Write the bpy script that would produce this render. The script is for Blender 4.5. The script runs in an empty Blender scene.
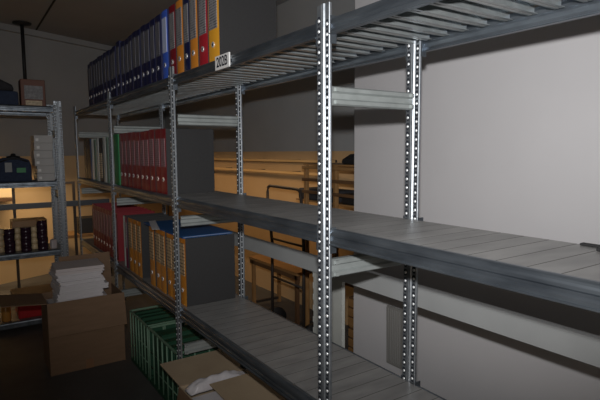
import bpy, bmesh, math, random
from mathutils import Vector, Matrix
random.seed(7)
scene = bpy.context.scene
col = scene.collection
# Layout frame used below: u runs along the long shelving (away from the camera),
# v runs from the aisle towards the wall behind the shelving, z is up.
# Blender x = v, Blender y = u.
CAM_Z = 1.34

# ------------------------------------------------------------------ materials
def mat(name, color, rough=0.6, metal=0.0, noise=None, bump=0.0, spec=0.5, scale=20.0, stretch=None, coord='Object'):
    m = bpy.data.materials.new(name); m.use_nodes = True
    nt = m.node_tree; b = nt.nodes['Principled BSDF']
    b.inputs['Base Color'].default_value = (*color, 1)
    b.inputs['Roughness'].default_value = rough
    b.inputs['Metallic'].default_value = metal
    b.inputs['Specular IOR Level'].default_value = spec
    if noise is not None or bump:
        tc = nt.nodes.new('ShaderNodeTexCoord'); mp = nt.nodes.new('ShaderNodeMapping')
        if stretch: mp.inputs['Scale'].default_value = stretch
        nt.links.new(tc.outputs[coord], mp.inputs[0])
        n = nt.nodes.new('ShaderNodeTexNoise'); n.inputs['Scale'].default_value = scale
        n.inputs['Detail'].default_value = 4
        nt.links.new(mp.outputs[0], n.inputs['Vector'])
        if noise is not None:
            r = nt.nodes.new('ShaderNodeValToRGB')
            r.color_ramp.elements[0].position = .3; r.color_ramp.elements[1].position = .7
            r.color_ramp.elements[0].color = (*noise, 1); r.color_ramp.elements[1].color = (*color, 1)
            nt.links.new(n.outputs['Fac'], r.inputs[0]); nt.links.new(r.outputs[0], b.inputs['Base Color'])
        if bump:
            bp = nt.nodes.new('ShaderNodeBump'); bp.inputs['Strength'].default_value = bump
            bp.inputs['Distance'].default_value = .003
            nt.links.new(n.outputs['Fac'], bp.inputs['Height']); nt.links.new(bp.outputs[0], b.inputs['Normal'])
    return m

def writing_mat(name, paper, ink, rows=9.0, axis='z'):
    """paper label with rows of printed text too small to read"""
    m = bpy.data.materials.new(name); m.use_nodes = True
    nt = m.node_tree; b = nt.nodes['Principled BSDF']; b.inputs['Roughness'].default_value = .6
    tc = nt.nodes.new('ShaderNodeTexCoord')
    w = nt.nodes.new('ShaderNodeTexWave'); w.bands_direction = 'Z'
    w.inputs['Scale'].default_value = rows / 6.283 * 3.14; w.inputs['Distortion'].default_value = .6
    nt.links.new(tc.outputs['Generated'], w.inputs['Vector'])
    n = nt.nodes.new('ShaderNodeTexNoise'); n.inputs['Scale'].default_value = 5
    nt.links.new(tc.outputs['Generated'], n.inputs['Vector'])
    mu = nt.nodes.new('ShaderNodeMath'); mu.operation = 'MULTIPLY'
    nt.links.new(w.outputs['Fac'], mu.inputs[0]); nt.links.new(n.outputs['Fac'], mu.inputs[1])
    r = nt.nodes.new('ShaderNodeValToRGB')
    r.color_ramp.elements[0].position = .36; r.color_ramp.elements[1].position = .46
    r.color_ramp.elements[0].color = (*paper, 1); r.color_ramp.elements[1].color = (*ink, 1)
    nt.links.new(mu.outputs[0], r.inputs[0]); nt.links.new(r.outputs[0], b.inputs['Base Color'])
    return m

M = {}
M['steel'] = mat('galvanised_steel', (.40, .43, .46), .42, .85, (.27, .30, .33), .05, scale=60)
M['steel_hole'] = mat('punched_slot', (.018, .021, .028), .6)
M['steel_tab'] = mat('bright_pressed_tab', (.72, .75, .76), .38, .5)
M['deck_under'] = mat('clean_galvanised_underside', (.46, .49, .49), .36, .7, (.33, .36, .37), .05, scale=25)
M['steel_beam'] = mat('galvanised_beam_steel', (.26, .295, .33), .40, .88, (.12, .14, .165), .05, scale=24, stretch=(1, .25, 1))
M['steel_brace'] = mat('galvanised_brace_steel', (.35, .38, .375), .48, .45, (.28, .305, .30), 0, scale=20)
M['deck'] = mat('dusty_galvanised_deck', (.35, .345, .335), .42, .35, (.235, .232, .228), .04, scale=5, stretch=(1.2, 4, 1))
M['post_old'] = mat('greyed_steel', (.30, .31, .32), .45, .5, (.2, .2, .22), 0, scale=30)
M['white_wall'] = mat('white_painted_wall', (.60, .59, .60), .7, 0, (.575, .565, .575), 0, scale=3)
M['grey_wall'] = mat('grey_plaster', (.38, .39, .395), .85, 0, (.34, .35, .355), .1, scale=2.5)
M['ceiling'] = mat('ceiling_paint', (.28, .29, .30), .9, 0, (.25, .26, .27), .1, scale=2)
M['dado'] = mat('tan_painted_dado', (.62, .42, .22), .65, 0, (.55, .36, .18), 0, scale=3)
M['seam'] = mat('shaded_gap_strip', (.11, .107, .10), .8)  # shade of the gaps between deck planks, put into a dark colour
M['dado_pale'] = mat('cream_tan_dado', (.74, .55, .32), .65, 0, (.68, .49, .27), 0, scale=3)
M['floor'] = mat('dark_floor', (.095, .092, .09), .6, 0, (.07, .068, .066), .1, scale=5)
M['card'] = mat('brown_cardboard', (.21, .128, .075), .8, 0, (.18, .11, .062), .05, scale=8, stretch=(1, 1, 6))
M['card_in'] = mat('cardboard_inside', (.37, .26, .165), .8, 0, (.33, .225, .14), .05, scale=8)
M['card_tan'] = mat('tan_cardboard', (.44, .34, .225), .8, 0, (.39, .295, .195), .05, scale=8)
M['tape'] = mat('packing_tape', (.24, .13, .07), .3)
M['paper'] = mat('white_paper', (.66, .64, .66), .7, 0, (.58, .56, .58), .2, scale=30, stretch=(1, 1, 12))
M['paper_pink'] = mat('pale_pink_paper', (.58, .53, .53), .7)
M['film'] = mat('clouded_wrapping', (.62, .60, .62), .3, 0, (.48, .46, .48), .6, scale=22)
M['pages'] = mat('binder_pages', (.55, .53, .49), .8, 0, (.42, .40, .37), .1, scale=30, stretch=(1, 20, 1))
M['charcoal'] = mat('charcoal_board', (.024, .024, .025), .6, 0, (.019, .019, .02), .1, scale=120)
M['ring'] = mat('bright_metal_ring', (.85, .85, .85), .3, .6)
M['hole'] = mat('dark_hole', (.01, .01, .01), .9)
M['navy'] = mat('navy_cloth', (.009, .012, .060), .45)
M['lightblue'] = mat('light_blue_board', (.05, .13, .62), .45)
M['red'] = mat('red_board', (.42, .018, .03), .45)
M['darkred'] = mat('dark_red_board', (.21, .009, .017), .45)
M['yellow'] = mat('yellow_board', (.85, .40, .03), .45)
M['orange'] = mat('orange_board', (.72, .26, .03), .45)
M['amber'] = mat('amber_board', (.62, .27, .03), .5, 0, (.50, .17, .015), 0, scale=9, stretch=(1, 1, .5))
M['green'] = mat('green_board', (.02, .22, .07), .5)
M['greygreen'] = mat('grey_green_board', (.16, .25, .2), .5)
M['white_board'] = mat('white_board', (.55, .58, .56), .45)
M['grey_board'] = mat('grey_board', (.22, .23, .23), .5)
M['black_board'] = mat('black_board', (.02, .02, .022), .5)
M['blue_board'] = mat('blue_board', (.02, .10, .28), .5)
M['maroon'] = mat('maroon_board', (.16, .012, .05), .5)
M['lab_grey'] = writing_mat('grey_printed_label', (.24, .235, .24), (.05, .05, .06), 10)
M['lab_dim'] = writing_mat('dim_grey_label', (.15, .15, .17), (.03, .03, .045), 10)
M['lab_pink'] = writing_mat('pinkish_printed_label', (.30, .18, .19), (.12, .03, .04), 9)
M['lab_cream'] = writing_mat('cream_printed_label', (.62, .50, .34), (.10, .08, .06), 7)
M['lab_white'] = mat('blank_white_label', (.46, .52, .72), .5)
M['lab_amber'] = writing_mat('amber_printed_label', (.42, .30, .17), (.06, .04, .03), 6)
M['sign'] = mat('white_sign', (.75, .74, .72), .5)
M['ink'] = mat('black_ink', (.01, .011, .02), .5)
M['green_wire'] = mat('pale_green_plastic', (.14, .24, .165), .45)
M['green_dark'] = mat('dark_green_plastic', (.018, .075, .04), .5, 0, (.012, .05, .026), 0, scale=9)
M['rail_grey'] = mat('grey_painted_rail', (.34, .35, .35), .55, 0, (.30, .31, .31), 0, scale=6)
M['post_white'] = mat('pale_grey_painted_steel', (.42, .43, .40), .5, 0, (.37, .38, .36), 0, scale=10)
M['wood'] = mat('varnished_wood', (.34, .19, .075), .45, 0, (.26, .135, .05), 0, scale=5, stretch=(4, .6, 4))
M['wood_pale'] = mat('pale_varnished_wood', (.66, .44, .21), .45, 0, (.56, .36, .15), 0, scale=5, stretch=(4, .6, 4))
M['wood_dark'] = mat('dark_stained_wood', (.14, .075, .035), .5, 0, (.10, .05, .025), 0, scale=5)
M['dark_metal'] = mat('dark_steel_tube', (.06, .05, .045), .4, .4)
M['blue_metal'] = mat('dark_blue_steel', (.07, .09, .12), .45, .3)
M['black'] = mat('matt_black', (.012, .012, .013), .6)
M['grille'] = mat('grey_plastic_grille', (.25, .245, .23), .5)
M['dark_blue_fabric'] = mat('dark_blue_fabric', (.03, .045, .085), .9, 0, (.02, .03, .06), .4, scale=40)
M['dark_fabric'] = mat('dark_grey_fabric', (.035, .035, .04), .9, 0, (.02, .02, .025), .4, scale=40)
M['tin_dark'] = mat('dark_maroon_tin', (.035, .014, .028), .22, 0)
M['tin_cream'] = mat('cream_tin', (.72, .56, .34), .4)
M['box_white'] = mat('grey_white_carton', (.46, .45, .44), .6, 0, (.42, .41, .40), 0, scale=8)
M['box_red'] = mat('red_brown_carton', (.14, .055, .035), .6)
M['red_plastic'] = mat('red_plastic', (.45, .015, .02), .35)
M['amber_glass'] = mat('amber_plastic', (.55, .26, .06), .25)
M['cream'] = mat('cream_laminate', (.75, .60, .38), .5)

# ------------------------------------------------------------------ mesh builder
class MB:
    def __init__(s): s.v = []; s.f = []; s.m = []; s.sm = []
    def add(s, vs, fs, m=0, smooth=False):
        o = len(s.v); s.v += [Vector(p) for p in vs]
        for f in fs: s.f.append([i + o for i in f]); s.m.append(m); s.sm.append(smooth)
        return s
    def box(s, u0, u1, v0, v1, z0, z1, m=0, rot=None, pivot=None):
        vs = [Vector((u, v, z)) for z in (z0, z1) for v in (v0, v1) for u in (u0, u1)]
        if rot is not None:
            pv = Vector(pivot) if pivot else Vector(((u0+u1)/2, (v0+v1)/2, (z0+z1)/2))
            vs = [rot @ (p - pv) + pv for p in vs]
        return s.add(vs, [(0,1,3,2),(4,6,7,5),(0,4,5,1),(2,3,7,6),(0,2,6,4),(1,5,7,3)], m)
    def prism(s, prof, lo, hi, axis, m=0):
        """closed profile extruded along 'u' (prof=(v,z)), 'v' (prof=(u,z)) or 'z' (prof=(u,v))"""
        n = len(prof)
        def P(p, t): return {'u': (t, p[0], p[1]), 'v': (p[0], t, p[1]), 'z': (p[0], p[1], t)}[axis]
        vs = [P(p, lo) for p in prof] + [P(p, hi) for p in prof]
        fs = [(i, (i+1) % n, n + (i+1) % n, n + i) for i in range(n)]
        fs += [tuple(range(n))[::-1], tuple(range(n, 2*n))]
        return s.add(vs, fs, m)
    def tube(s, pts, r, n=10, m=0):
        pts = [Vector(p) for p in pts]; rings = []
        for i, p in enumerate(pts):
            d = (pts[min(i+1, len(pts)-1)] - pts[max(i-1, 0)]).normalized()
            a = d.cross(Vector((0, 0, 1)))
            if a.length < 1e-3: a = d.cross(Vector((1, 0, 0)))
            a.normalize(); b = d.cross(a)
            rings.append([p + (a*math.cos(2*math.pi*k/n) + b*math.sin(2*math.pi*k/n))*r for k in range(n)])
        vs = [q for R in rings for q in R]
        fs = [(i*n+k, i*n+(k+1) % n, (i+1)*n+(k+1) % n, (i+1)*n+k) for i in range(len(pts)-1) for k in range(n)]
        s.add(vs, fs, m, True)
        L = (len(pts)-1)*n
        return s.add([], [], m).add(vs[:n], [tuple(range(n))[::-1]], m).add(vs[L:], [tuple(range(n))], m)
    def lathe(s, c, prof, n=16, m=0, axis='z'):
        """prof=(r,h) from bottom to top round an axis through c"""
        c = Vector(c); vs = []
        for r, h in prof:
            for k in range(n):
                a = 2*math.pi*k/n
                q = (r*math.cos(a), r*math.sin(a), h)
                if axis == 'v': q = (q[0], h, q[1])
                if axis == 'u': q = (h, q[0], q[1])
                vs.append(c + Vector(q))
        fs = [(i*n+k, i*n+(k+1) % n, (i+1)*n+(k+1) % n, (i+1)*n+k) for i in range(len(prof)-1) for k in range(n)]
        L = (len(prof)-1)*n
        s.add(vs, fs, m, True)
        return s.add(vs[:n], [tuple(range(n))], m).add(vs[L:], [tuple(range(n))[::-1]], m)
    def bump(s, c, r, h, m=0, n=8):
        """small dome standing out towards -v"""
        c = Vector(c); vs = []
        for rr, hh in ((r, 0), (r*.8, h*.62)):
            vs += [c + Vector((rr*math.cos(2*math.pi*k/n), -hh, rr*math.sin(2*math.pi*k/n))) for k in range(n)]
        vs.append(c + Vector((0, -h, 0)))
        fs = [(k, (k+1) % n, n+(k+1) % n, n+k) for k in range(n)] + [(n+k, n+(k+1) % n, 2*n) for k in range(n)]
        return s.add(vs, fs, m, True)
    def build(s, name, mats, parent=None, bevel=0.0, turn=None, origin=None):
        mats = mats if isinstance(mats, (list, tuple)) else [mats]
        base = Vector(origin) if origin is not None else (root_of(parent) if parent else Vector((0, 0, 0)))
        me = bpy.data.meshes.new(name)
        vs = [turn(p) if turn else p for p in s.v]
        me.from_pydata([(p[1]-base[0], p[0]-base[1], p[2]-base[2]) for p in vs], [], s.f)
        for mt in mats: me.materials.append(M[mt] if isinstance(mt, str) else mt)
        me.polygons.foreach_set('material_index', s.m)
        me.polygons.foreach_set('use_smooth', s.sm)
        bm = bmesh.new(); bm.from_mesh(me)
        bmesh.ops.remove_doubles(bm, verts=bm.verts, dist=1e-6)
        bmesh.ops.recalc_face_normals(bm, faces=bm.faces); bm.to_mesh(me); bm.free()
        o = bpy.data.objects.new(name, me); col.objects.link(o)
        if parent: o.parent = parent
        else: o.location = base
        if bevel:
            b = o.modifiers.new('bevel', 'BEVEL'); b.width = bevel; b.segments = 2
            b.limit_method = 'ANGLE'; b.angle_limit = math.radians(50)
        return o
_root = {}
def root_of(o):
    while o.parent: o = o.parent
    return _root.get(o.name, Vector((0, 0, 0)))
def empty(name, u, v, z, label, cat, group=None):
    o = bpy.data.objects.new(name, None); col.objects.link(o)
    o.empty_display_size = .1; o.location = (v, u, z); _root[o.name] = Vector((v, u, z))
    return tag(o, label, cat, group)
def tag(o, label, cat, group=None, kind=None):
    if label: o['label'] = label
    if cat: o['category'] = cat
    if group: o['group'] = group
    if kind: o['kind'] = kind
    return o
def structure(o): o['kind'] = 'structure'; return o
def copy_tree(o, parent=None):
    c = o.copy(); col.objects.link(c); c.parent = parent
    for ch in list(o.children): copy_tree(ch, c)
    return c
def rotz(a): return Matrix.Rotation(math.radians(a), 3, 'Z')
def rotv(a): return Matrix.Rotation(math.radians(a), 3, 'Y')   # about the v axis of (u,v,z)
def rotu(a): return Matrix.Rotation(math.radians(a), 3, 'X')
ORD = ['first', 'second', 'third', 'fourth', 'fifth', 'sixth', 'seventh', 'eighth', 'ninth', 'tenth', 'eleventh',
       'twelfth', 'thirteenth', 'fourteenth', 'fifteenth', 'sixteenth', 'seventeenth', 'eighteenth', 'nineteenth', 'twentieth']

# ------------------------------------------------------------------ the room
structure(MB().box(-2.5, 7.2, -3.0, 3.0, -.1, 0).build('floor', 'floor'))
structure(MB().box(-2.5, 7.2, -3.0, 3.0, 2.63, 2.73).build('ceiling', 'ceiling'))
structure(MB().box(-2.5, 7.2, 2.42, 2.55, 0, 2.63).build('wall_back', 'grey_wall'))
structure(MB().box(-2.5, 2.165, 1.83, 1.95, 0, 2.63).build('wall_right', 'white_wall'))
# end wall, slightly out of square
E0, E1 = Vector((5.981, .414)), Vector((6.544, 1.611))
ed = (E1 - E0).normalized(); en = Vector((-ed.y, ed.x))
if en.x < 0: en = -en
def end_pt(t, d): p = E0 + ed*t + en*d; return (p.x, p.y)
def end_slab(t0, t1, d0, d1, z0, z1):
    return MB().prism([end_pt(t0, d0), end_pt(t1, d0), end_pt(t1, d1), end_pt(t0, d1)], z0, z1, 'z')
structure(end_slab(-3.0, 2.2, 0, .12, 0, 2.63).build('wall_end', 'grey_wall'))
structure(end_slab(-3.0, 2.18, -.06, .0, 2.57, 2.63).build('trim_1', 'grey_wall'))
structure(end_slab(-3.0, 2.17, -.02, .0, 0, 1.305).build('trim_2', 'dado_pale'))
structure(MB().box(2.165, 6.88, 2.405, 2.42, 0, 1.34).build('trim_3', 'dado'))
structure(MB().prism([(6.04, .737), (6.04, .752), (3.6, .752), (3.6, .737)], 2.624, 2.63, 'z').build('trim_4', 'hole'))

# ------------------------------------------------------------------ shelving
BAY, W2 = 1.179, .03
U0 = 1.113
POSTS = [U0 + BAY*k for k in (-1, 0, 1, 2, 3)]
VF, VB = .825, 1.170
LEVELS = {'top': 1.692, 'mid': 1.127, 'bottom': .592, 'low': .072}
HAT = [(-.028, .012), (-.028, .006), (-.0265, .004), (-.0095, .004), (-.006, 0), (-.002, 0), (0, .0010), (.002, 0), (.006, 0), (.0095, .004),
       (.0265, .004), (.028, .006), (.028, .012), (.026, .012), (.026, .007), (.0085, .007), (.0045, .003),
       (-.0045, .003), (-.0085, .007), (-.026, .007), (-.026, .012)]
POST_H = 1.731
def post_mesh(h=POST_H):
    b = MB().prism(HAT, 0, h, 'z')
    for i in range(1, int(h/.0275)):
        for su, dz in ((-.0182, 0), (.0182, .01375)):
            z = i*.0275 + dz
            b.prism([(su-.0055, z-.007), (su-.0035, z-.0115), (su+.0035, z-.0115), (su+.0055, z-.007), (su+.0075, z+.003), (su+.0045, z+.0105), (su-.0045, z+.0105), (su-.0075, z+.003)], .0036, .0043, 'v', 1)
            b.bump((su, .0044, z-.001), .0052, .0042, 2)
    return b.box(-.030, .030, -.004, .022, 0, .006)
def C_plank(a0, a1, ztop, d0, d1):
    t, h, l = .0015, .024, .010
    pr = [(a0, ztop), (a1, ztop), (a1, ztop-h), (a1-l, ztop-h), (a1-l, ztop-h+t), (a1-t, ztop-h+t),
          (a1-t, ztop-t-.001), (a0+t, ztop-t-.001), (a0+t, ztop-h+t), (a0+l, ztop-h+t), (a0+l, ztop-h), (a0, ztop-h)]
    return pr
def beam_profile(v0, zt, sgn):
    q = [(.024, -.001), (.013, 0), (.0085, -.0012), (.0045, -.0038), (.0018, -.0075), (.0004, -.012), (0, -.018), (.004, -.022), (.004, -.028), (0, -.033), (0, -.040), (-.003, -.042), (-.003, -.045),
         (.012, -.045), (.012, -.042), (.006, -.040), (.008, -.033), (.008, -.022), (.006, -.014), (.010, -.007), (.024, -.004)]
    return [(v0 + sgn*a, zt + b) for a, b in q]
def build_rack(root, posts, vf, vb, bays, braces, turn=None):
    pm = post_mesh()
    first = None
    for k, a in enumerate(posts):
        for v in (vf, vb):
            b = MB(); b.v = [p + Vector((a, v, 0)) for p in pm.v]; b.f = pm.f; b.m = pm.m; b.sm = pm.sm
            if turn is None and first is not None:
                o = first.copy(); col.objects.link(o); o.parent = root
                o.location = (v - vf, a - posts[0], 0); o.name = 'upright_post'
            else:
                o = b.build('upright_post', ['steel', 'steel_hole', 'steel_tab'], root, turn=turn)
                if first is None: first = o
        for z in braces:
            b = MB()
            pr = [(.010, 0), (-.006, 0), (-.012, .004), (-.012, .014), (-.004, .019), (-.004, .033), (-.012, .038), (-.012, .048), (-.006, .052), (.010, .052),
                  (.010, .050), (-.002, .048), (-.002, .004), (.010, .002)]
            b.prism([(a + p, z + q) for p, q in pr], vf + .031, vb - .001, 'v')
            for vv in (vf + .042, vb - .012):
                for zz in (z + .009, z + .043): b.box(a-.018, a-.011, vv-.005, vv+.005, zz-.005, zz+.005)
            b.build('side_brace', 'steel_brace', root, turn=turn)
    for k, lv in bays:
        a0, a1 = posts[k], posts[k+1]; zt = LEVELS[lv]
        for nm, v0, sg in (('front_beam', vf + .004, 1), ('back_beam', vb + .026, -1)):
            b = MB().prism(beam_profile(v0, zt - (.008 if sg < 0 else 0), sg), a0 + W2 + .001, a1 - W2 - .001, 'u')
            for e in (a0 + W2 + .0005, a1 - W2 - .0035):
                b.box(e, e + .003, min(v0, v0 + sg*.02) , max(v0, v0 + sg*.02), zt - .068, zt + .004)
            b.build(nm, 'steel_beam', root, turn=turn)
        n = 18; p = (a1 - a0)/n; b = MB()
        for i in range(n):
            s0, s1 = a0 + i*p + .0018, a0 + (i+1)*p - .0018
            b.prism(C_plank(s0, s1, zt - .003, 0, 0), vf + .031, vb - .001, 'v')
            b.box(s0 - .0036, s0, vf + .033, vb - .003, zt - .0062, zt - .0031, 2)  # dark strip filling the gap, stands in for its shade
        for q, f in enumerate(b.f):
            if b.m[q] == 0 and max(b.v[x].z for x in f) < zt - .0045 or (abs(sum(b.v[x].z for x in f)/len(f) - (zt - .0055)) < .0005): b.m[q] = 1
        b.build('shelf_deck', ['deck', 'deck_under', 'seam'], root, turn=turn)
rack = empty('shelving_rack', POSTS[1], VF, 0, 'long galvanised shelving rack running across the whole photo to its right edge', 'shelving')
build_rack(rack, POSTS, VF, VB, [(k, l) for k in range(4) for l in ('top', 'mid', 'bottom')], (1.465, .983, .35))
# 202B sign clipped to the front of the top beam
s = MB().box(1.672, 1.790, .8235, .8287, 1.646, 1.697)
sign = s.build('sign_plate', 'sign', rack)
sign['label'] = 'white plate reading 202B'
tc = bpy.data.curves.new('sign_lettering', 'FONT'); tc.body = '202B'; tc.size = .050; tc.extrude = .0005; tc.offset = .0007
tc.align_x = 'CENTER'; tc.align_y = 'CENTER'; tc.materials.append(M['ink'])
tmp = bpy.data.objects.new('lettering', tc); col.objects.link(tmp)
me = bpy.data.meshes.new_from_object(tmp.evaluated_get(bpy.context.evaluated_depsgraph_get()))
bpy.data.objects.remove(tmp); me.name = 'sign_lettering'
to = bpy.data.objects.new('sign_lettering', me); col.objects.link(to); to.parent = sign
# text reads towards the aisle (-v): its right is the near end
Rm = Matrix(((0, 0, -1), (-1, 0, 0), (0, 1, 0)))   # columns: text x -> -y, text y -> z, normal -> -x
to.matrix_local = Matrix.Translation(Vector((.823, 1.731, 1.6715)) - _root[rack.name]) @ Rm.to_4x4() @ Matrix.Diagonal((.90, 1.02, 1, 1))

# rack at the end of the aisle, turned square to the long one
EV, EU = .640, 4.245
def end_turn(p):   # local along a -> -v, depth b -> u
    return Vector((EU + (p[1] - 0.0), EV - p[0], p[2]))
erack = empty('shelving_rack', EU, EV, 0, 'short galvanised shelving rack across the end of the aisle at the far left', 'shelving')
build_rack(erack, [0, BAY], 0, .355, [(0, l) for l in ('top', 'mid', 'bottom', 'low')], (1.465, .983, .35), turn=end_turn)

# ------------------------------------------------------------------ binders
def make_binder(spine, cover, w=.083, h=.335, d=.265, label=None, lz=(.135, .30), ring=True, ringz=.075, pages='pages', name='binder'):
    """spine faces -v; origin at the middle of the foot of the spine"""
    r = bpy.data.objects.new(name, None); col.objects.link(r); r.empty_display_size = .05
    _root[r.name] = Vector((0, 0, 0))
    b = MB().box(-w/2, -w/2+.003, .003, d, 0, h).box(w/2-.003, w/2, .003, d, 0, h)
    b.build('cover', cover, r, bevel=.001)
    b = MB(); n = 6      # gently rounded spine
    pr = [(-w/2 + w*i/n, .0 + .003*abs(2*i/n-1)**2) for i in range(n+1)] + [(w/2, .006), (-w/2, .006)]
    b.prism(pr, 0, h, 'z'); b.build('spine', spine, r, bevel=.0012)
    MB().box(-w/2+.006, w/2-.006, .012, d-.012, .006, h-.014).build('pages', pages, r)
    if label:
        MB().box(-w*.36, w*.36, -.0012, .0022, h*lz[0]/.335, h*lz[1]/.335).build('spine_label', label, r)
    if ring:
        b = MB(); zc = ringz
        b.lathe((0, -.0035, zc), [(.0115, 0), (.0115, .004)], 14, 0, 'v')
        b.lathe((0, -.0042, zc), [(.0055, 0), (.0055, .002)], 14, 1, 'v')
        b.build('finger_ring', ['ring', 'hole'], r)
    return r
def place(proto, used, u, v, z, label, cat, group, tilt=0, sz=1.0, yaw=0):
    o = proto if not used else copy_tree(proto)
    o.location = (v, u, z); o.rotation_euler = (math.radians(tilt), 0, math.radians(yaw)); o.scale = (1, 1, sz)
    tag(o, label, cat, group); return o
protos = {}
def binder(kind, args, u, v, z, label, group, cat='binder', **kw):
    used = kind in protos
    if not used: protos[kind] = make_binder(**args)
    return place(protos[kind], used, u, v, z, label, cat, group, **kw)
zT, zM, zB, zL = (LEVELS[k] - .0029 for k in ('top', 'mid', 'bottom', 'low'))
G = 'binders on the top shelf'
row = [('yellow', 1.886, .104, 'yellow-spined binder at the near end of the top shelf, above the 202B sign'),
       ('red', 1.990, .094, 'bright red binder on the top shelf next to the yellow-spined one'),
       ('orange', 2.090, .086, 'orange binder on the top shelf between bright red and narrow navy binders'),
       ('navy', 2.170, .066, 'narrow navy binder standing between two orange binders on the top shelf'),
       ('orange', 2.254, .088, 'orange binder on the top shelf between narrow navy and dark red binders'),
       ('red', 2.348, .088, 'dark red binder on the top shelf beside the light blue one')]
for i, (c, u, w, lb) in enumerate(row):
    binder('top%d' % i, dict(spine='darkred' if i == 5 else c, cover='charcoal', w=w-.004, label='lab_grey'), u, .862, zT, lb, G, sz=1+random.uniform(-.01, .01))
binder('lb', dict(spine='lightblue', cover='navy', w=.080, label='lab_white', ring=True), 2.452, .862, zT, 'light blue binder with a blank pale label on the top shelf', G)
for i in range(20):
    binder('navyrow', dict(spine='navy', cover='navy', w=.082, label='lab_dim'), 2.556 + i*.0862 + (.02 if i > 9 else 0), .862 + random.uniform(0, .008), zT,
           'navy binder on the top shelf, %s beyond the light blue binder' % ORD[i], G, sz=1 + (.03 if i == 9 else random.uniform(-.02, .012)))
G = 'red binders on the middle shelf'
for i in range(10):
    binder('redrow', dict(spine='darkred', cover='charcoal', w=.0865, label='lab_pink', lz=(.14, .285)), 2.537 + i*.0895, .862 + random.uniform(0, .004), zM,
           'dark red binder on the middle shelf, %s from the near end of its row' % ORD[i], G, sz=1 + random.uniform(-.012, .008))
G = 'files at the far end of the middle shelf'
binder('green', dict(spine='green', cover='green', w=.12, label=None, ring=False), 3.478, .864, zM, 'plain green file on the middle shelf beyond the red binders', G)
odd = [('grey_board', 3.64, .06, 'grey file on the middle shelf, first beyond the green file'), ('greygreen', 3.72, .065, 'grey-green file on the middle shelf, second beyond the green file'),
       ('white_board', 3.80, .075, 'white file right of the black binder with cream label, far middle shelf'), ('black_board', 3.91, .12, 'black binder with a cream label among white files, far middle shelf'),
       ('white_board', 4.02, .075, 'white file left of the black binder with cream label, far middle shelf'), ('greygreen', 4.11, .075, 'grey-green file between two white files on the far middle shelf'),
       ('white_board', 4.19, .055, 'narrow white file on the far middle shelf beside a thin blue one'), ('blue_board', 4.245, .042, 'thin blue file on the far middle shelf beside two black binders'),
       ('black_board', 4.335, .11, 'black binder on the far middle shelf beside the thin blue file'), ('black_board', 4.46, .11, 'farthest black binder on the middle shelf at the last upright post')]
for i, (c, u, w, lb) in enumerate(odd):
    binder('odd%d' % i, dict(spine=c, cover=c, w=w-.006, h=.325, label='lab_cream' if i == 3 else None, lz=(.03, .22), ring=False), u, .862, zM, lb, G, sz=1 + random.uniform(-.03, 0))
G = 'amber binders on the lower shelf'
for i in range(6):
    binder('amber', dict(spine='amber', cover='charcoal', w=.088, label='lab_amber', lz=(.15, .31)), 2.325 + i*.0905, .864 + (0 if i % 2 else .006), zB,
           'amber-spined binder under the blue folder, %s from the near end' % ORD[i], G)
for i in range(3):
    binder('amber', None, 3.015 + i*.0905, .862, zB, 'amber-spined binder on the lower shelf, %s beyond the blue folder' % ORD[i], G, sz=1.01)
binder('maroonb', dict(spine='maroon', cover='black_board', w=.05, label='lab_grey', ring=False), 3.305, .864, zB, 'narrow maroon file beyond the amber binders on the lower shelf', G)
binder('whiteb', dict(spine='white_board', cover='charcoal', w=.04, ring=False), 3.365, .868, zB, 'narrow white-spined file beside the maroon one on the lower shelf', G)
G = 'red binders on the far lower shelf'
for i in range(9):
    binder('redlow', dict(spine='darkred', cover='darkred', w=.083, label='lab_pink', lz=(.14, .30)), 3.566 + i*.087, .864, zB,
           'red binder on the far lower shelf, %s from the near end' % ORD[i], G, sz=1 + random.uniform(-.01, .015))
# blue folder and loose sheet lying on the amber binders
fz = zB + .335
R = rotz(0)
t = empty('document_folder', 2.60, 1.0, fz, 'large blue cardboard folder lying flat on the amber binders of the lower shelf', 'folder')
MB().box(2.285, 2.905, .862, 1.128, fz + .0075, fz + .0105).build('front_cover', 'blue_board', t, bevel=.001)
MB().box(2.288, 2.90, .864, 1.126, fz + .0005, fz + .0035).build('back_cover', 'blue_board', t, bevel=.001)
MB().box(2.30, 2.88, .872, 1.12, fz + .0035, fz + .0075).build('papers', 'paper', t)
b = MB().prism([(2.93, .94), (2.93, .90), (2.60, .815), (2.58, .85)], fz + .0108, fz + .0118, 'z')
tag(b.build('paper_sheet', 'paper', origin=(.87, 2.76, fz + .0108)), 'white paper corner sticking out at the far edge of the blue folder', 'paper')

# ------------------------------------------------------------------ green baskets under the lower shelf
def basket(u0, u1, lb):
    z0, z1, v0, v1 = .001, .335, .842, 1.10
    t = empty('basket', (u0+u1)/2, v0, z0, lb, 'basket', 'green baskets under the lower shelf')
    b = MB().box(u0, u1, v0, v1, z0, z0+.02)
    b.build('base', 'green_dark', t)
    b = MB()
    for v in (v0, v1-.01): b.box(u0, u1, v, v+.01, z1-.012, z1)
    for u in (u0, u1-.01): b.box(u, u+.01, v0+.0, v1, z1-.0121, z1+.0001)
    b.build('rim', 'green_wire', t, bevel=.002)
    n = 6; b = MB()
    for i in range(n+1):
        u = u0 + .005 + (u1-u0-.01)*i/n
        for v in (v0+.005, v1-.005): b.tube([(u, v, z0+.004), (u, v, z1-.006)], .0045, 8)
    for v in (v0+.1, v0+.18):
        for u in (u0+.005, u1-.005): b.tube([(u, v, z0+.004), (u, v, z1-.006)], .0045, 8)
    for z in (z0+.1, z0+.19): b.tube([(u0, v0+.008, z), (u1, v0+.008, z)], .0025, 8)
    b.build('wire_sides', 'green_wire', t)
    return z0
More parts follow.
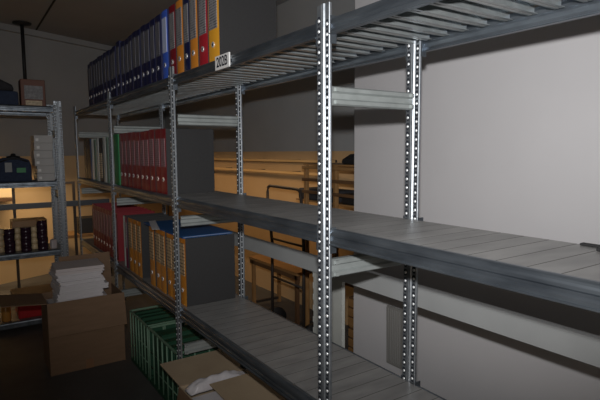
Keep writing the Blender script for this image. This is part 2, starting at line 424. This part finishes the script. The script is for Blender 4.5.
for bi, (u0, u1, lb) in enumerate([(2.365, 2.83, 'green wire basket under the shelving, beside the tan carton'),
                                   (2.85, 3.21, 'green wire basket under the shelving, beside the big cardboard box')]):
    z0 = basket(u0, u1, lb)
    n = 5; p = (u1-u0-.03)/n
    proto = None
    for i in range(n):
        if proto is None:
            b = MB(); w = p*.86
            b.prism([(-w/2, 0), (w/2, 0), (w/2, .28), (w*.3, .297), (-w*.3, .297), (-w/2, .285)], 0, .215, 'v')
            o = b.build('hanging_folder', 'green_dark', bevel=.003); proto = o
        else: o = proto.copy(); col.objects.link(o)
        o.location = (.866, u0 + .015 + p*(i+.5), z0 + .0205)
        o.scale = (1, 1, 1 + random.uniform(-.03, .04))
        tag(o, 'dark green file in the %s wire basket, %s from the near end' % (('nearer', 'farther')[bi], ORD[i]), 'file', 'green files in the baskets')

# ------------------------------------------------------------------ cardboard boxes
t = empty('cardboard_box', 3.385, .60, 0, 'big open brown cardboard box on the floor full of papers at the left', 'box')
u0, u1, v0, v1, h = 3.24, 3.53, .376, .815, .447
k = .005
b = MB().box(u0, u1, v0, v1, .001, .006).box(u0, u0+k, v0, v1, .006, h).box(u1-k, u1, v0, v1, .006, h).box(u0+k, u1-k, v0, v0+k, .006, h).box(u0+k, u1-k, v1-k, v1, .006, h)
b.build('box_body', 'card', t, bevel=.001)
MB().box(u0-.004, u0, v0+.0, v1+.006, h-.20, h, 0, rotv(12), (u0, v0, h)).build('flap', 'card', t)
MB().box(u0+.005, u1-.005, v0-.235, v0-.001, h-.003, h+.002, 0, rotu(-6), (u0, v0, h)).build('flap', 'card', t)
MB().box(u1-.004, u1, v0+.12, v1-.0, h, h+.215, 0, rotv(8), (u1, v0, h)).build('flap', 'card', t)
MB().box(u0+.005, 3.43, v1-.004, v1, h-.13, h, 0, rotu(5), (u0, v1, h)).build('flap', 'card', t)
MB().box(u0-.0012, u0, .575, .62, .001, .06).build('tape', 'tape', t)
# paper bundles stacked in it
zs = .0065; hs = [.40, .040, .040, .034, .041, .040, .036]
for i, hh in enumerate(hs):
    b = MB(); n = max(4, int(hh/.008)); uu0, uu1, vv0, vv1 = 3.255, 3.515, .40, .755
    if i: uu0 += .03*random.random(); vv0 = .425 + .02*random.random(); vv1 = .75 - .035*random.random() - .004*i
    R = rotz(0 if i == 0 else random.uniform(-4, 4)); c = ((uu0+uu1)/2, (vv0+vv1)/2, zs)
    for j in range(n):
        d = 0 if i == 0 else random.uniform(-.006, .006); e = 0 if i == 0 else random.uniform(-.005, .005)
        b.box(uu0+d+.004, uu1+d-.006, vv0+e+.006, vv1+e-.006, zs + hh*j/n, zs + hh*(j+1)/n - .0006, 0, R, c)
    o = b.build('paper_bundle', 'paper_pink' if i == 6 else 'paper', origin=((vv0+vv1)/2, (uu0+uu1)/2, zs))
    where = ['tall bundle of white papers down inside the big cardboard box', 'white paper bundle lowest of those rising above the big box', 'white paper bundle second from below above the rim of the big box',
             'white paper bundle third from below above the rim of the big box', 'white paper bundle third from the top of the pile in the big box', 'white paper bundle just under the pinkish top one in the big box', 'pale pinkish paper bundle topmost on the pile in the big box'][i]
    tag(o, where, 'papers', 'paper bundles in the big box'); zs += hh

z0 = .001
t = empty('carton', 1.77, .87, z0, 'open tan carton under the lower shelf at the bottom of the photo', 'box')
u0, u1, v0, v1, h = 1.50, 2.0, .72, 1.03, z0 + .34
b = MB().box(u0, u1, v0, v1, z0, z0+.005).box(u0, u0+k, v0, v1, z0+.005, h).box(u1-k, u1, v0, v1, z0+.005, h).box(u0+k, u1-k, v0, v0+k, z0+.005, h).box(u0+k, u1-k, v1-k, v1, z0+.005, h)
b.build('box_body', 'card_tan', t, bevel=.001)
MB().box(u1, u1+.262, v0+.004, v1-.004, h-.004, h, 0, rotv(-1), (u1, v0, h)).build('flap', 'card_tan', t)
MB().box(u0, u0+.41, v0+.10, v1-.006, h+.001, h+.005, 0, rotv(-2), (u0, v0, h)).build('flap', 'card_tan', t)
MB().box(u0+.01, u1-.01, v0-.004, v0, h-.15, h, 0, rotu(-12), (u0, v0, h)).build('flap', 'card', t)
# crumpled wrapping on top of its contents
def crumple(u0, u1, v0, v1, zb, amp, nu, nv, mname, name, label, cat, seed):
    rnd = random.Random(seed); top = []; b = MB(); N = nu*nv
    vs = []
    for lay in (0, 1):
        for i in range(nu):
            for j in range(nv):
                a, c = i/(nu-1), j/(nv-1)
                edge = min(a, 1-a, c, 1-c)
                z = zb + (amp*(.25 + min(edge*3, .75)) + rnd.uniform(-.25, .25)*amp if lay else 0)
                vs.append((u0+(u1-u0)*a + rnd.uniform(-.3, .3)*(u1-u0)/nu, v0+(v1-v0)*c + rnd.uniform(-.3, .3)*(v1-v0)/nv, z))
    fs = []
    for i in range(nu-1):
        for j in range(nv-1):
            q = [i*nv+j, i*nv+j+1, (i+1)*nv+j+1, (i+1)*nv+j]; fs.append(q[::-1]); fs.append([x+N for x in q])
    for i in range(nu-1):
        for j in (0, nv-1): fs.append([i*nv+j, (i+1)*nv+j, (i+1)*nv+j+N, i*nv+j+N])
    for j in range(nv-1):
        for i in (0, nu-1): fs.append([i*nv+j, i*nv+j+1, i*nv+j+1+N, i*nv+j+N])
    b.add(vs, fs, 0, True)
    o = b.build(name, mname, origin=((v0+v1)/2, (u0+u1)/2, zb))
    sd = o.modifiers.new('soft', 'SUBSURF'); sd.levels = 1; sd.render_levels = 1
    return tag(o, label, cat)
tag(MB().box(1.52, 1.91, .74, 1.015, z0+.006, z0+.32).build('paper_stack', 'paper', origin=(.87, 1.72, z0+.006)), 'block of white papers filling the tan carton beneath its closed flap', 'papers')
crumple(1.920, 1.985, .735, 1.02, z0+.322, .050, 6, 15, 'film', 'plastic_wrapping', 'crumpled whitish plastic wrapping between the flaps of the tan carton', 'wrapping', 3)

# ------------------------------------------------------------------ contents of the end rack
def end_box(name, v0, v1, u0, u1, z0, z1, m, label, cat, group=None, bevel=.004, parts=None):
    t = empty(name, (u0+u1)/2, (v0+v1)/2, z0, label, cat, group)
    MB().box(u0, u1, v0, v1, z0, z1).build('box_body', m, t, bevel=bevel)
    return t
t = end_box('small_box', .402, .566, 4.277, 4.42, zT+.001, 1.885, 'box_red', 'small red-brown box with a printed label on top of the end rack', 'box')
MB().box(4.2755, 4.277, .425, .548, zT+.05, zT+.15).build('label', 'lab_grey', t)
MB().box(4.2755, 4.277, .43, .54, zT+.006, zT+.04).build('lower_label', 'lab_cream', t)
t = empty('storage_bag', 4.4, .15, zT+.001, 'dark blue and grey fabric bag on top of the end rack at the left edge', 'bag')
MB().prism([(-.12, zT+.001), (.385, zT+.001), (.385, zT+.10), (.35, zT+.105), (-.12, zT+.105)], 4.277, 4.56, 'u').build('lower_body', 'dark_blue_fabric', t, bevel=.012)
MB().prism([(-.12, zT+.105), (.365, zT+.105), (.35, zT+.15), (.20, zT+.225), (.05, zT+.25), (-.12, zT+.25)], 4.285, 4.55, 'u').build('upper_body', 'dark_fabric', t, bevel=.02)
MB().tube([(4.283, .05, zT+.16), (4.270, .09, zT+.19), (4.270, .15, zT+.19), (4.283, .19, zT+.16)], .006).build('handle', 'black', t)
# grey-white cartons
zc = zM + .001
for i in range(6):
    dv = (0, .004, .0, -.006, -.004, .002)[i]; d = (.012, .01, 0, .004, .006, .002)[i]
    t = end_box('flat_carton', .468+d+dv, .600+dv, 4.277+.01*(i % 2), 4.50, zc, zc+.0575, 'box_white',
                'flat grey-white carton on the end rack, %s from the bottom of six' % ORD[i], 'box', 'flat cartons stacked on the end rack', .002)
    MB().box(4.2762+.01*(i % 2), 4.277+.01*(i % 2), .48+d, .50+d, zc+.014, zc+.034).build('label', 'sign', t)
    zc += .058
t = empty('tool_bag', 4.38, .33, zM+.001, 'dark bag with a green tag beside the flat cartons on the end rack', 'bag')
MB().prism([(.215, zM+.001), (.445, zM+.001), (.445, zM+.12), (.43, zM+.165), (.38, zM+.18), (.27, zM+.18), (.235, zM+.165), (.215, zM+.1)], 4.279, 4.50, 'u').build('bag_body', 'dark_blue_fabric', t, bevel=.012)
MB().lathe((4.37, .335, zM+.178), [(.05, 0), (.045, .012), (.018, .018), (.016, .03), (.008, .034)], 14).build('knob', 'black', t)
MB().box(4.274, 4.266, .345, .405, zM+.07, zM+.105).build('tag', 'green', t)
MB().box(4.273, 4.266, .27, .315, zM+.075, zM+.145).build('pocket', 'grey_board', t)
MB().tube([(4.277, .24, zM+.15), (4.270, .3, zM+.172), (4.270, .36, zM+.172), (4.277, .42, zM+.15)], .006).build('handle', 'black', t)
# dark tins and pale tins stacked on the lower shelf
tin0 = None; pale0 = None
tz = .047
for c in range(4):
    vv = (.495, .385, .272, .16)[c]
    for i in range(4 if c else 5):
        if tin0 is None:
            tin0 = bpy.data.objects.new('tin', None); col.objects.link(tin0); _root[tin0.name] = Vector((0, 0, 0))
            MB().lathe((0, 0, 0), [(.036, 0), (.037, .002), (.037, .038)], 20).build('can', 'tin_dark', tin0)
            MB().lathe((0, 0, .038), [(.039, 0), (.039, .006), (.036, .008)], 20).build('lid', 'tin_dark', tin0)
            o = tin0
        else: o = copy_tree(tin0)
        o.location = (vv + random.uniform(-.003, .003), 4.315, zB+.001 + i*.0465)
        tag(o, 'dark maroon tin, %s from the bottom in the %s dark stack from the right' % (ORD[i], ORD[c]), 'tin', 'dark tins on the end rack')
for c in range(4):
    vv = (.445, .330, .218, .105)[c]
    for i in range(4):
        if pale0 is None:
            b = MB().lathe((0, 0, 0), [(.019, 0), (.024, .004), (.026, .022), (.022, .04), (.016, .045)], 16)
            pale0 = b.build('jar', 'tin_cream'); o = pale0
        else: o = pale0.copy(); col.objects.link(o)
        o.location = (vv, 4.375, zB+.001 + i*.0452)
        tag(o, 'small cream jar, %s from the bottom in the %s pale stack from the right' % (ORD[i], ORD[c]), 'jar', 'cream jars on the end rack')
tag(MB().box(4.40, 4.58, .30, .545, zB+.001, zB+.228).build('wooden_block', 'wood', bevel=.003, origin=(.42, 4.49, zB+.001)), 'brown wooden box behind the dark tins on the lower end rack', 'box')
b = MB().prism([(4.275, .555), (4.30, .595), (4.345, .598), (4.35, .56), (4.31, .545)], zB+.001, zB+.075, 'z')
tag(b.build('small_packet', 'paper_pink', bevel=.01, origin=(.575, 4.31, zB+.001)), 'small pale brown packet at the right end beside the dark tins', 'packet')
# bottom level of the end rack
tag(MB().box(4.30, 4.56, .30, .58, zL+.001, zL+.16).build('storage_crate', 'red_plastic', bevel=.01, origin=(.44, 4.43, zL+.001)), 'red plastic crate low on the end rack behind the big cardboard box', 'crate')
tag(MB().box(4.29, 4.56, .27, .59, zL+.161, zL+.185).build('crate_board', 'wood_dark', bevel=.003, origin=(.43, 4.43, zL+.161)), 'dark brown board lying on the red crate low on the end rack', 'board')
b = MB().lathe((4.32, .222, zL+.001), [(.03, 0), (.032, .01), (.032, .11), (.012, .14), (.012, .17)], 16)
tag(b.build('bottle', 'amber_glass', origin=(.222, 4.32, zL+.001)), 'amber bottle low on the end rack at the left edge of the photo', 'bottle')

# ------------------------------------------------------------------ things beyond the shelving
# grey rail on a broad pale post behind the long rack
t = empty('steel_barrier', 1.80, 1.36, 0, 'grey horizontal steel rail on a broad pale post behind the shelving', 'rail')
zr = .782
b = MB().prism([(1.330, zr), (1.330, zr+.068), (1.334, zr+.073), (1.358, zr+.073), (1.358, zr+.070), (1.335, zr+.068), (1.335, zr+.005), (1.358, zr+.003), (1.358, zr), (1.334, zr-.002)], -1.2, 3.3, 'u')
b.build('rail', 'rail_grey', t)
pr = [(1.690, 1.36), (1.905, 1.36), (1.905, 1.378), (1.902, 1.378), (1.902, 1.363), (1.693, 1.363), (1.693, 1.378), (1.690, 1.378)]
b = MB().prism(pr, 0, .825, 'z')
for i in range(14):
    z = .03 + i*.055
    for uu in (1.686, 1.905): b.box(uu, uu+.004, 1.359, 1.370, z, z+.028)
b.build('support_post', 'post_white', t)
MB().box(1.684, 1.911, 1.358, 1.382, .825, .831).build('end_cap', 'black', t)
MB().prism([(3.2, 1.3585), (3.26, 1.3585), (3.26, 1.376), (3.2, 1.376)], 0, .85, 'z').build('support_post', 'post_white', t)
# ventilation grille on the white wall
t = empty('vent_grille', 1.828, 1.83, .215, 'grey slatted vent grille low on the white wall behind the shelving', 'vent')
b = MB(); u0, u1, z0, z1 = 1.77, 1.886, .215, .53
b.box(u0, u1, 1.822, 1.83, z0, z0+.012).box(u0, u1, 1.822, 1.83, z1-.012, z1).box(u0, u0+.012, 1.822, 1.83, z0+.012, z1-.012).box(u1-.012, u1, 1.822, 1.83, z0+.012, z1-.012)
b.build('frame', 'grille', t, bevel=.003)
b = MB()
for i in range(7):
    u = u0 + .014 + i*.0130
    b.box(u, u+.008, 1.824, 1.829, z0+.012, z1-.012)
b.build('slats', 'grille', t, bevel=.001)
# bench and wooden rails at the tan back wall
t = empty('bench', 3.40, 2.15, 0, 'low wooden bench on a dark frame standing at the tan back wall', 'bench')
MB().box(3.04, 3.79, 2.02, 2.31, .415, .44).build('seat', 'wood', t, bevel=.004)
MB().box(3.04, 3.79, 2.03, 2.05, .38, .415).build('apron', 'wood_dark', t)
for u in (3.06, 3.735):
    for v in (2.03, 2.285): MB().box(u, u+.026, v, v+.026, 0, .415).build('leg', 'wood_dark' if u < 3.5 else 'wood', t)
for u in (3.062, 3.737): MB().box(u, u+.022, 2.056, 2.285, .03, .05).build('stretcher', 'dark_metal', t)
for z, v, lb in ((1.262, 2.405, 'upper'), (1.162, 2.405, 'lower')):
    t = empty('coat_rail', 3.9, v, z, '%s varnished wooden rail along the tan back wall' % lb, 'rail', 'wooden rails on the back wall')
    MB().box(2.95, 5.6, v-.125, v-.095, z-.011, z+.011).build('rail', 'wood_pale', t, bevel=.003)
    for u in (3.05, 3.55, 4.15, 4.85):
        MB().box(u, u+.034, v-.095, v+.0005, z-.010, z+.010).build('bracket', 'dark_metal', t)
# hand truck leaning behind the shelving
t = empty('hand_truck', 3.05, 1.87, 0, 'dark bent-tube hand truck standing behind the middle shelf', 'hand truck')
p = [(3.13, 1.86, .10), (3.14, 1.87, .67), (3.30, 1.93, .99), (3.325, 1.945, 1.035), (3.32, 1.945, 1.065), (3.29, 1.945, 1.08), (2.925, 1.945, 1.075), (2.885, 1.945, 1.065), (2.87, 1.945, 1.035), (2.76, 1.89, .71), (2.73, 1.87, .64), (2.72, 1.86, .10)]
MB().tube(p, .011, 12).build('frame', 'dark_metal', t)
MB().tube([(3.135, 1.867, .42), (2.725, 1.867, .42)], .008).build('cross_bar', 'dark_metal', t)
MB().tube([(3.155, 1.878, .70), (2.755, 1.885, .70)], .008).build('cross_bar', 'dark_metal', t)
MB().box(2.72, 3.13, 1.70, 1.868, .02, .028).build('toe_plate', 'dark_metal', t)
for u in (2.68, 3.155): MB().lathe((u-.02, 1.90, .09), [(.03, 0), (.088, .002), (.088, .038), (.03, .04)], 20, 0, 'u').build('wheel', 'black', t)
# open wooden stand with dark cases, half hidden by the white wall
t = empty('wooden_stand', 2.55, 2.1, 0, 'open wooden stand between the hand truck and the white wall', 'stand')
for u in (2.20, 2.55, 2.885):
    for v in (2.00, 2.24): MB().box(u, u+.03, v, v+.026, 0, 1.244).build('post', 'wood', t, bevel=.003)
for z in (1.228, 1.145, 1.06, .50):
    MB().box(2.20, 2.915, 1.983, 2.0, z-.010, z+.010).build('front_rail', 'wood' if z > 1.2 else 'wood_dark', t, bevel=.002)
MB().box(2.20, 3.06, 2.03, 2.24, .985, .996).build('shelf', 'wood', t)
MB().box(2.20, 2.915, 2.03, 2.24, .48, .492).build('shelf', 'wood', t)
MB().box(2.20, 2.92, 2.0, 2.27, 1.244, 1.254).build('top', 'wood', t)
tag(MB().box(2.60, 3.04, 2.035, 2.22, .997, 1.075).build('dark_case', 'dark_fabric', bevel=.012, origin=(2.13, 2.82, .997)), 'dark case on the left half of the wooden stand shelf', 'case')
tag(MB().box(2.24, 2.54, 2.035, 2.22, .997, 1.065).build('dark_case', 'black', bevel=.012, origin=(2.13, 2.35, .997)), 'black case on the wooden stand shelf nearest the white wall', 'case')
b = MB().prism([(2.01, 1.255), (2.26, 1.255), (2.25, 1.30), (2.18, 1.325), (2.08, 1.32), (2.02, 1.29)], 2.21, 2.52, 'u')
tag(b.build('shoulder_bag', 'black', bevel=.02, origin=(2.13, 2.36, 1.255)), 'black soft bag lying on top of the wooden stand by the white wall', 'bag')
# small wooden crates beside the end of the white wall
for i, (z, du) in enumerate([(0.001, 0), (.202, .004)]):
    t = empty('wooden_crate', 2.35 + du, 2.13, z, 'orange-brown wooden crate at the foot of the wooden stand, %s' % ['lower of two', 'upper of two'][i], 'crate', 'wooden crates under the stand')
    MB().box(2.245+du, 2.455+du, 2.04, 2.21, z, z+.012).build('base', 'wood', t)
    for v in (2.03, 2.21):
        for q in range(3): MB().box(2.245+du, 2.455+du, v, v+.01, z+.014+q*.062, z+.064+q*.062).build('slat', 'wood', t, bevel=.002)
    for u in (2.245+du, 2.442+du): MB().box(u, u+.013, 2.04, 2.21, z+.012, z+.198).build('end_board', 'wood_dark', t)
# steel frame, cabinet and table near the end wall
t = empty('cross_frame', 5.6, .6, 0, 'dark blue steel frame with a long cross rail near the end wall', 'frame')
for v in (.945, .40): MB().box(5.60, 5.625, v, v+.025, 0, 1.02).build('upright', 'dark_metal', t)
MB().box(5.60, 5.625, .40, .97, 1.02, 1.045).build('top_rail', 'dark_metal', t)
MB().box(5.575, 5.60, -.6, 1.30, .79, .845).build('cross_rail', 'blue_metal', t)
MB().box(5.60, 5.625, 1.28, 1.305, 0, .845).build('upright', 'dark_metal', t)
t = empty('wall_cabinet', 5.85, .25, .865, 'cream cabinet hanging on the end wall behind the end rack', 'cabinet')
MB().box(5.72, 5.90, -.1, .42, .90, 1.13).build('cabinet_body', 'cream', t, bevel=.004)
MB().box(5.70, 5.72, -.1, .42, .865, .895).build('ledge', 'wood_dark', t)
t = empty('side_table', 5.85, 1.05, 0, 'low tan wooden table against the end wall beyond the long rack', 'table')
MB().box(5.75, 6.10, .85, 1.35, .43, .46).build('tabletop', 'wood', t)
for u in (5.76, 6.06):
    for v in (.86, 1.31): MB().box(u, u+.03, v, v+.03, 0, .43).build('leg', 'wood', t)
tag(MB().box(5.80, 6.0, 1.02, 1.22, .461, .63).build('storage_box', 'black_board', bevel=.004, origin=(1.12, 5.9, .461)), 'dark box on the low table by the end wall', 'box')
# pole hanging from the ceiling
t = empty('ceiling_pole', 5.80, .590, 2.63, 'black steel pole hanging from a plate on the ceiling above the end rack', 'pole')
MB().tube([(5.80, .590, 1.92), (5.80, .590, 2.62)], .017, 12).build('tube', 'black', t)
MB().lathe((5.80, .590, 2.605), [(.03, 0), (.085, .010), (.085, .0245)], 18).build('mounting_plate', 'black', t)
# black straps left on the back edge of the middle shelf
t = empty('strap', .51, 1.15, zM, 'short black strap lying on the back edge of the middle shelf at the right', 'strap')
MB().box(.47, .575, 1.150, 1.166, zM+.0005, zM+.006).build('webbing', 'black', t, bevel=.002)
MB().box(.44, .52, 1.110, 1.135, zM+.0005, zM+.008).build('buckle', 'black', t, bevel=.002)

# ------------------------------------------------------------------ light
w = bpy.data.worlds.new('world'); scene.world = w; w.use_nodes = True
w.node_tree.nodes['Background'].inputs[0].default_value = (1, .94, .88, 1)
w.node_tree.nodes['Background'].inputs[1].default_value = .02
# camera axes
pt, yw, rl = map(math.radians, (5.5495, 34.0184, -.3374))
def uvz(u, v, z): return Vector((v, u, z))
fw = uvz(math.cos(yw)*math.cos(pt), math.sin(yw)*math.cos(pt), -math.sin(pt))
rt = uvz(-math.sin(yw), math.cos(yw), 0)
up = rt.cross(fw)
r2 = rt*math.cos(rl) + up*math.sin(rl); u2 = -rt*math.sin(rl) + up*math.cos(rl)
def light(name, kind, loc, energy, color, aim=None, **kw):
    d = bpy.data.lights.new(name, kind); d.energy = energy; d.color = color
    for k_, v_ in kw.items(): setattr(d, k_, v_)
    o = bpy.data.objects.new(name, d); col.objects.link(o); o.location = loc
    if aim is not None: o.rotation_euler = Vector(aim).to_track_quat('-Z', 'Y').to_euler()
    return o
fl = light('camera_flash', 'SPOT', uvz(0, 0, CAM_Z + .115), 146, (1, .985, .98), fw + rt*.10 + Vector((0, 0, .17)),
      spot_size=math.radians(96), spot_blend=1.0, shadow_soft_size=.018)
fl.scale = (1.15, .93, 1)
o = light('back_wall_lamp', 'AREA', uvz(4.45, 1.92, 1.325), 4, (1, .69, .39), None, shape='RECTANGLE', size=.10, size_y=2.9, spread=math.radians(140))
o.rotation_euler = (0, -.40, 0)
o = light('shadow_fill_light', 'AREA', uvz(-1.9, -1.3, 1.55), 7, (1, .80, .60), Vector((.9, 1.5, -.25)), shape='RECTANGLE', size=.8, size_y=.8)  # added warm fill behind the camera, lifts the shadows on the white wall
o = light('end_lamp', 'AREA', uvz(5.55, .05, 1.29), 8, (1, .72, .42), None, shape='RECTANGLE', size=1.9, size_y=.15, spread=math.radians(115))
o.rotation_euler = (.30, 0, 0)

# ------------------------------------------------------------------ camera
cd = bpy.data.cameras.new('camera'); cam = bpy.data.objects.new('camera', cd); col.objects.link(cam)
cd.sensor_width = 36; cd.lens = 501.68*36/600; cd.clip_start = .05
Rc = Matrix((r2, u2, -fw)).transposed()
cam.matrix_world = Matrix.Translation(uvz(0, 0, CAM_Z)) @ Rc.to_4x4()
scene.camera = cam
vs = scene.view_settings
vs.view_transform = 'Standard'; vs.look = 'None'; vs.exposure = 0; vs.gamma = 1; vs.use_curve_mapping = False
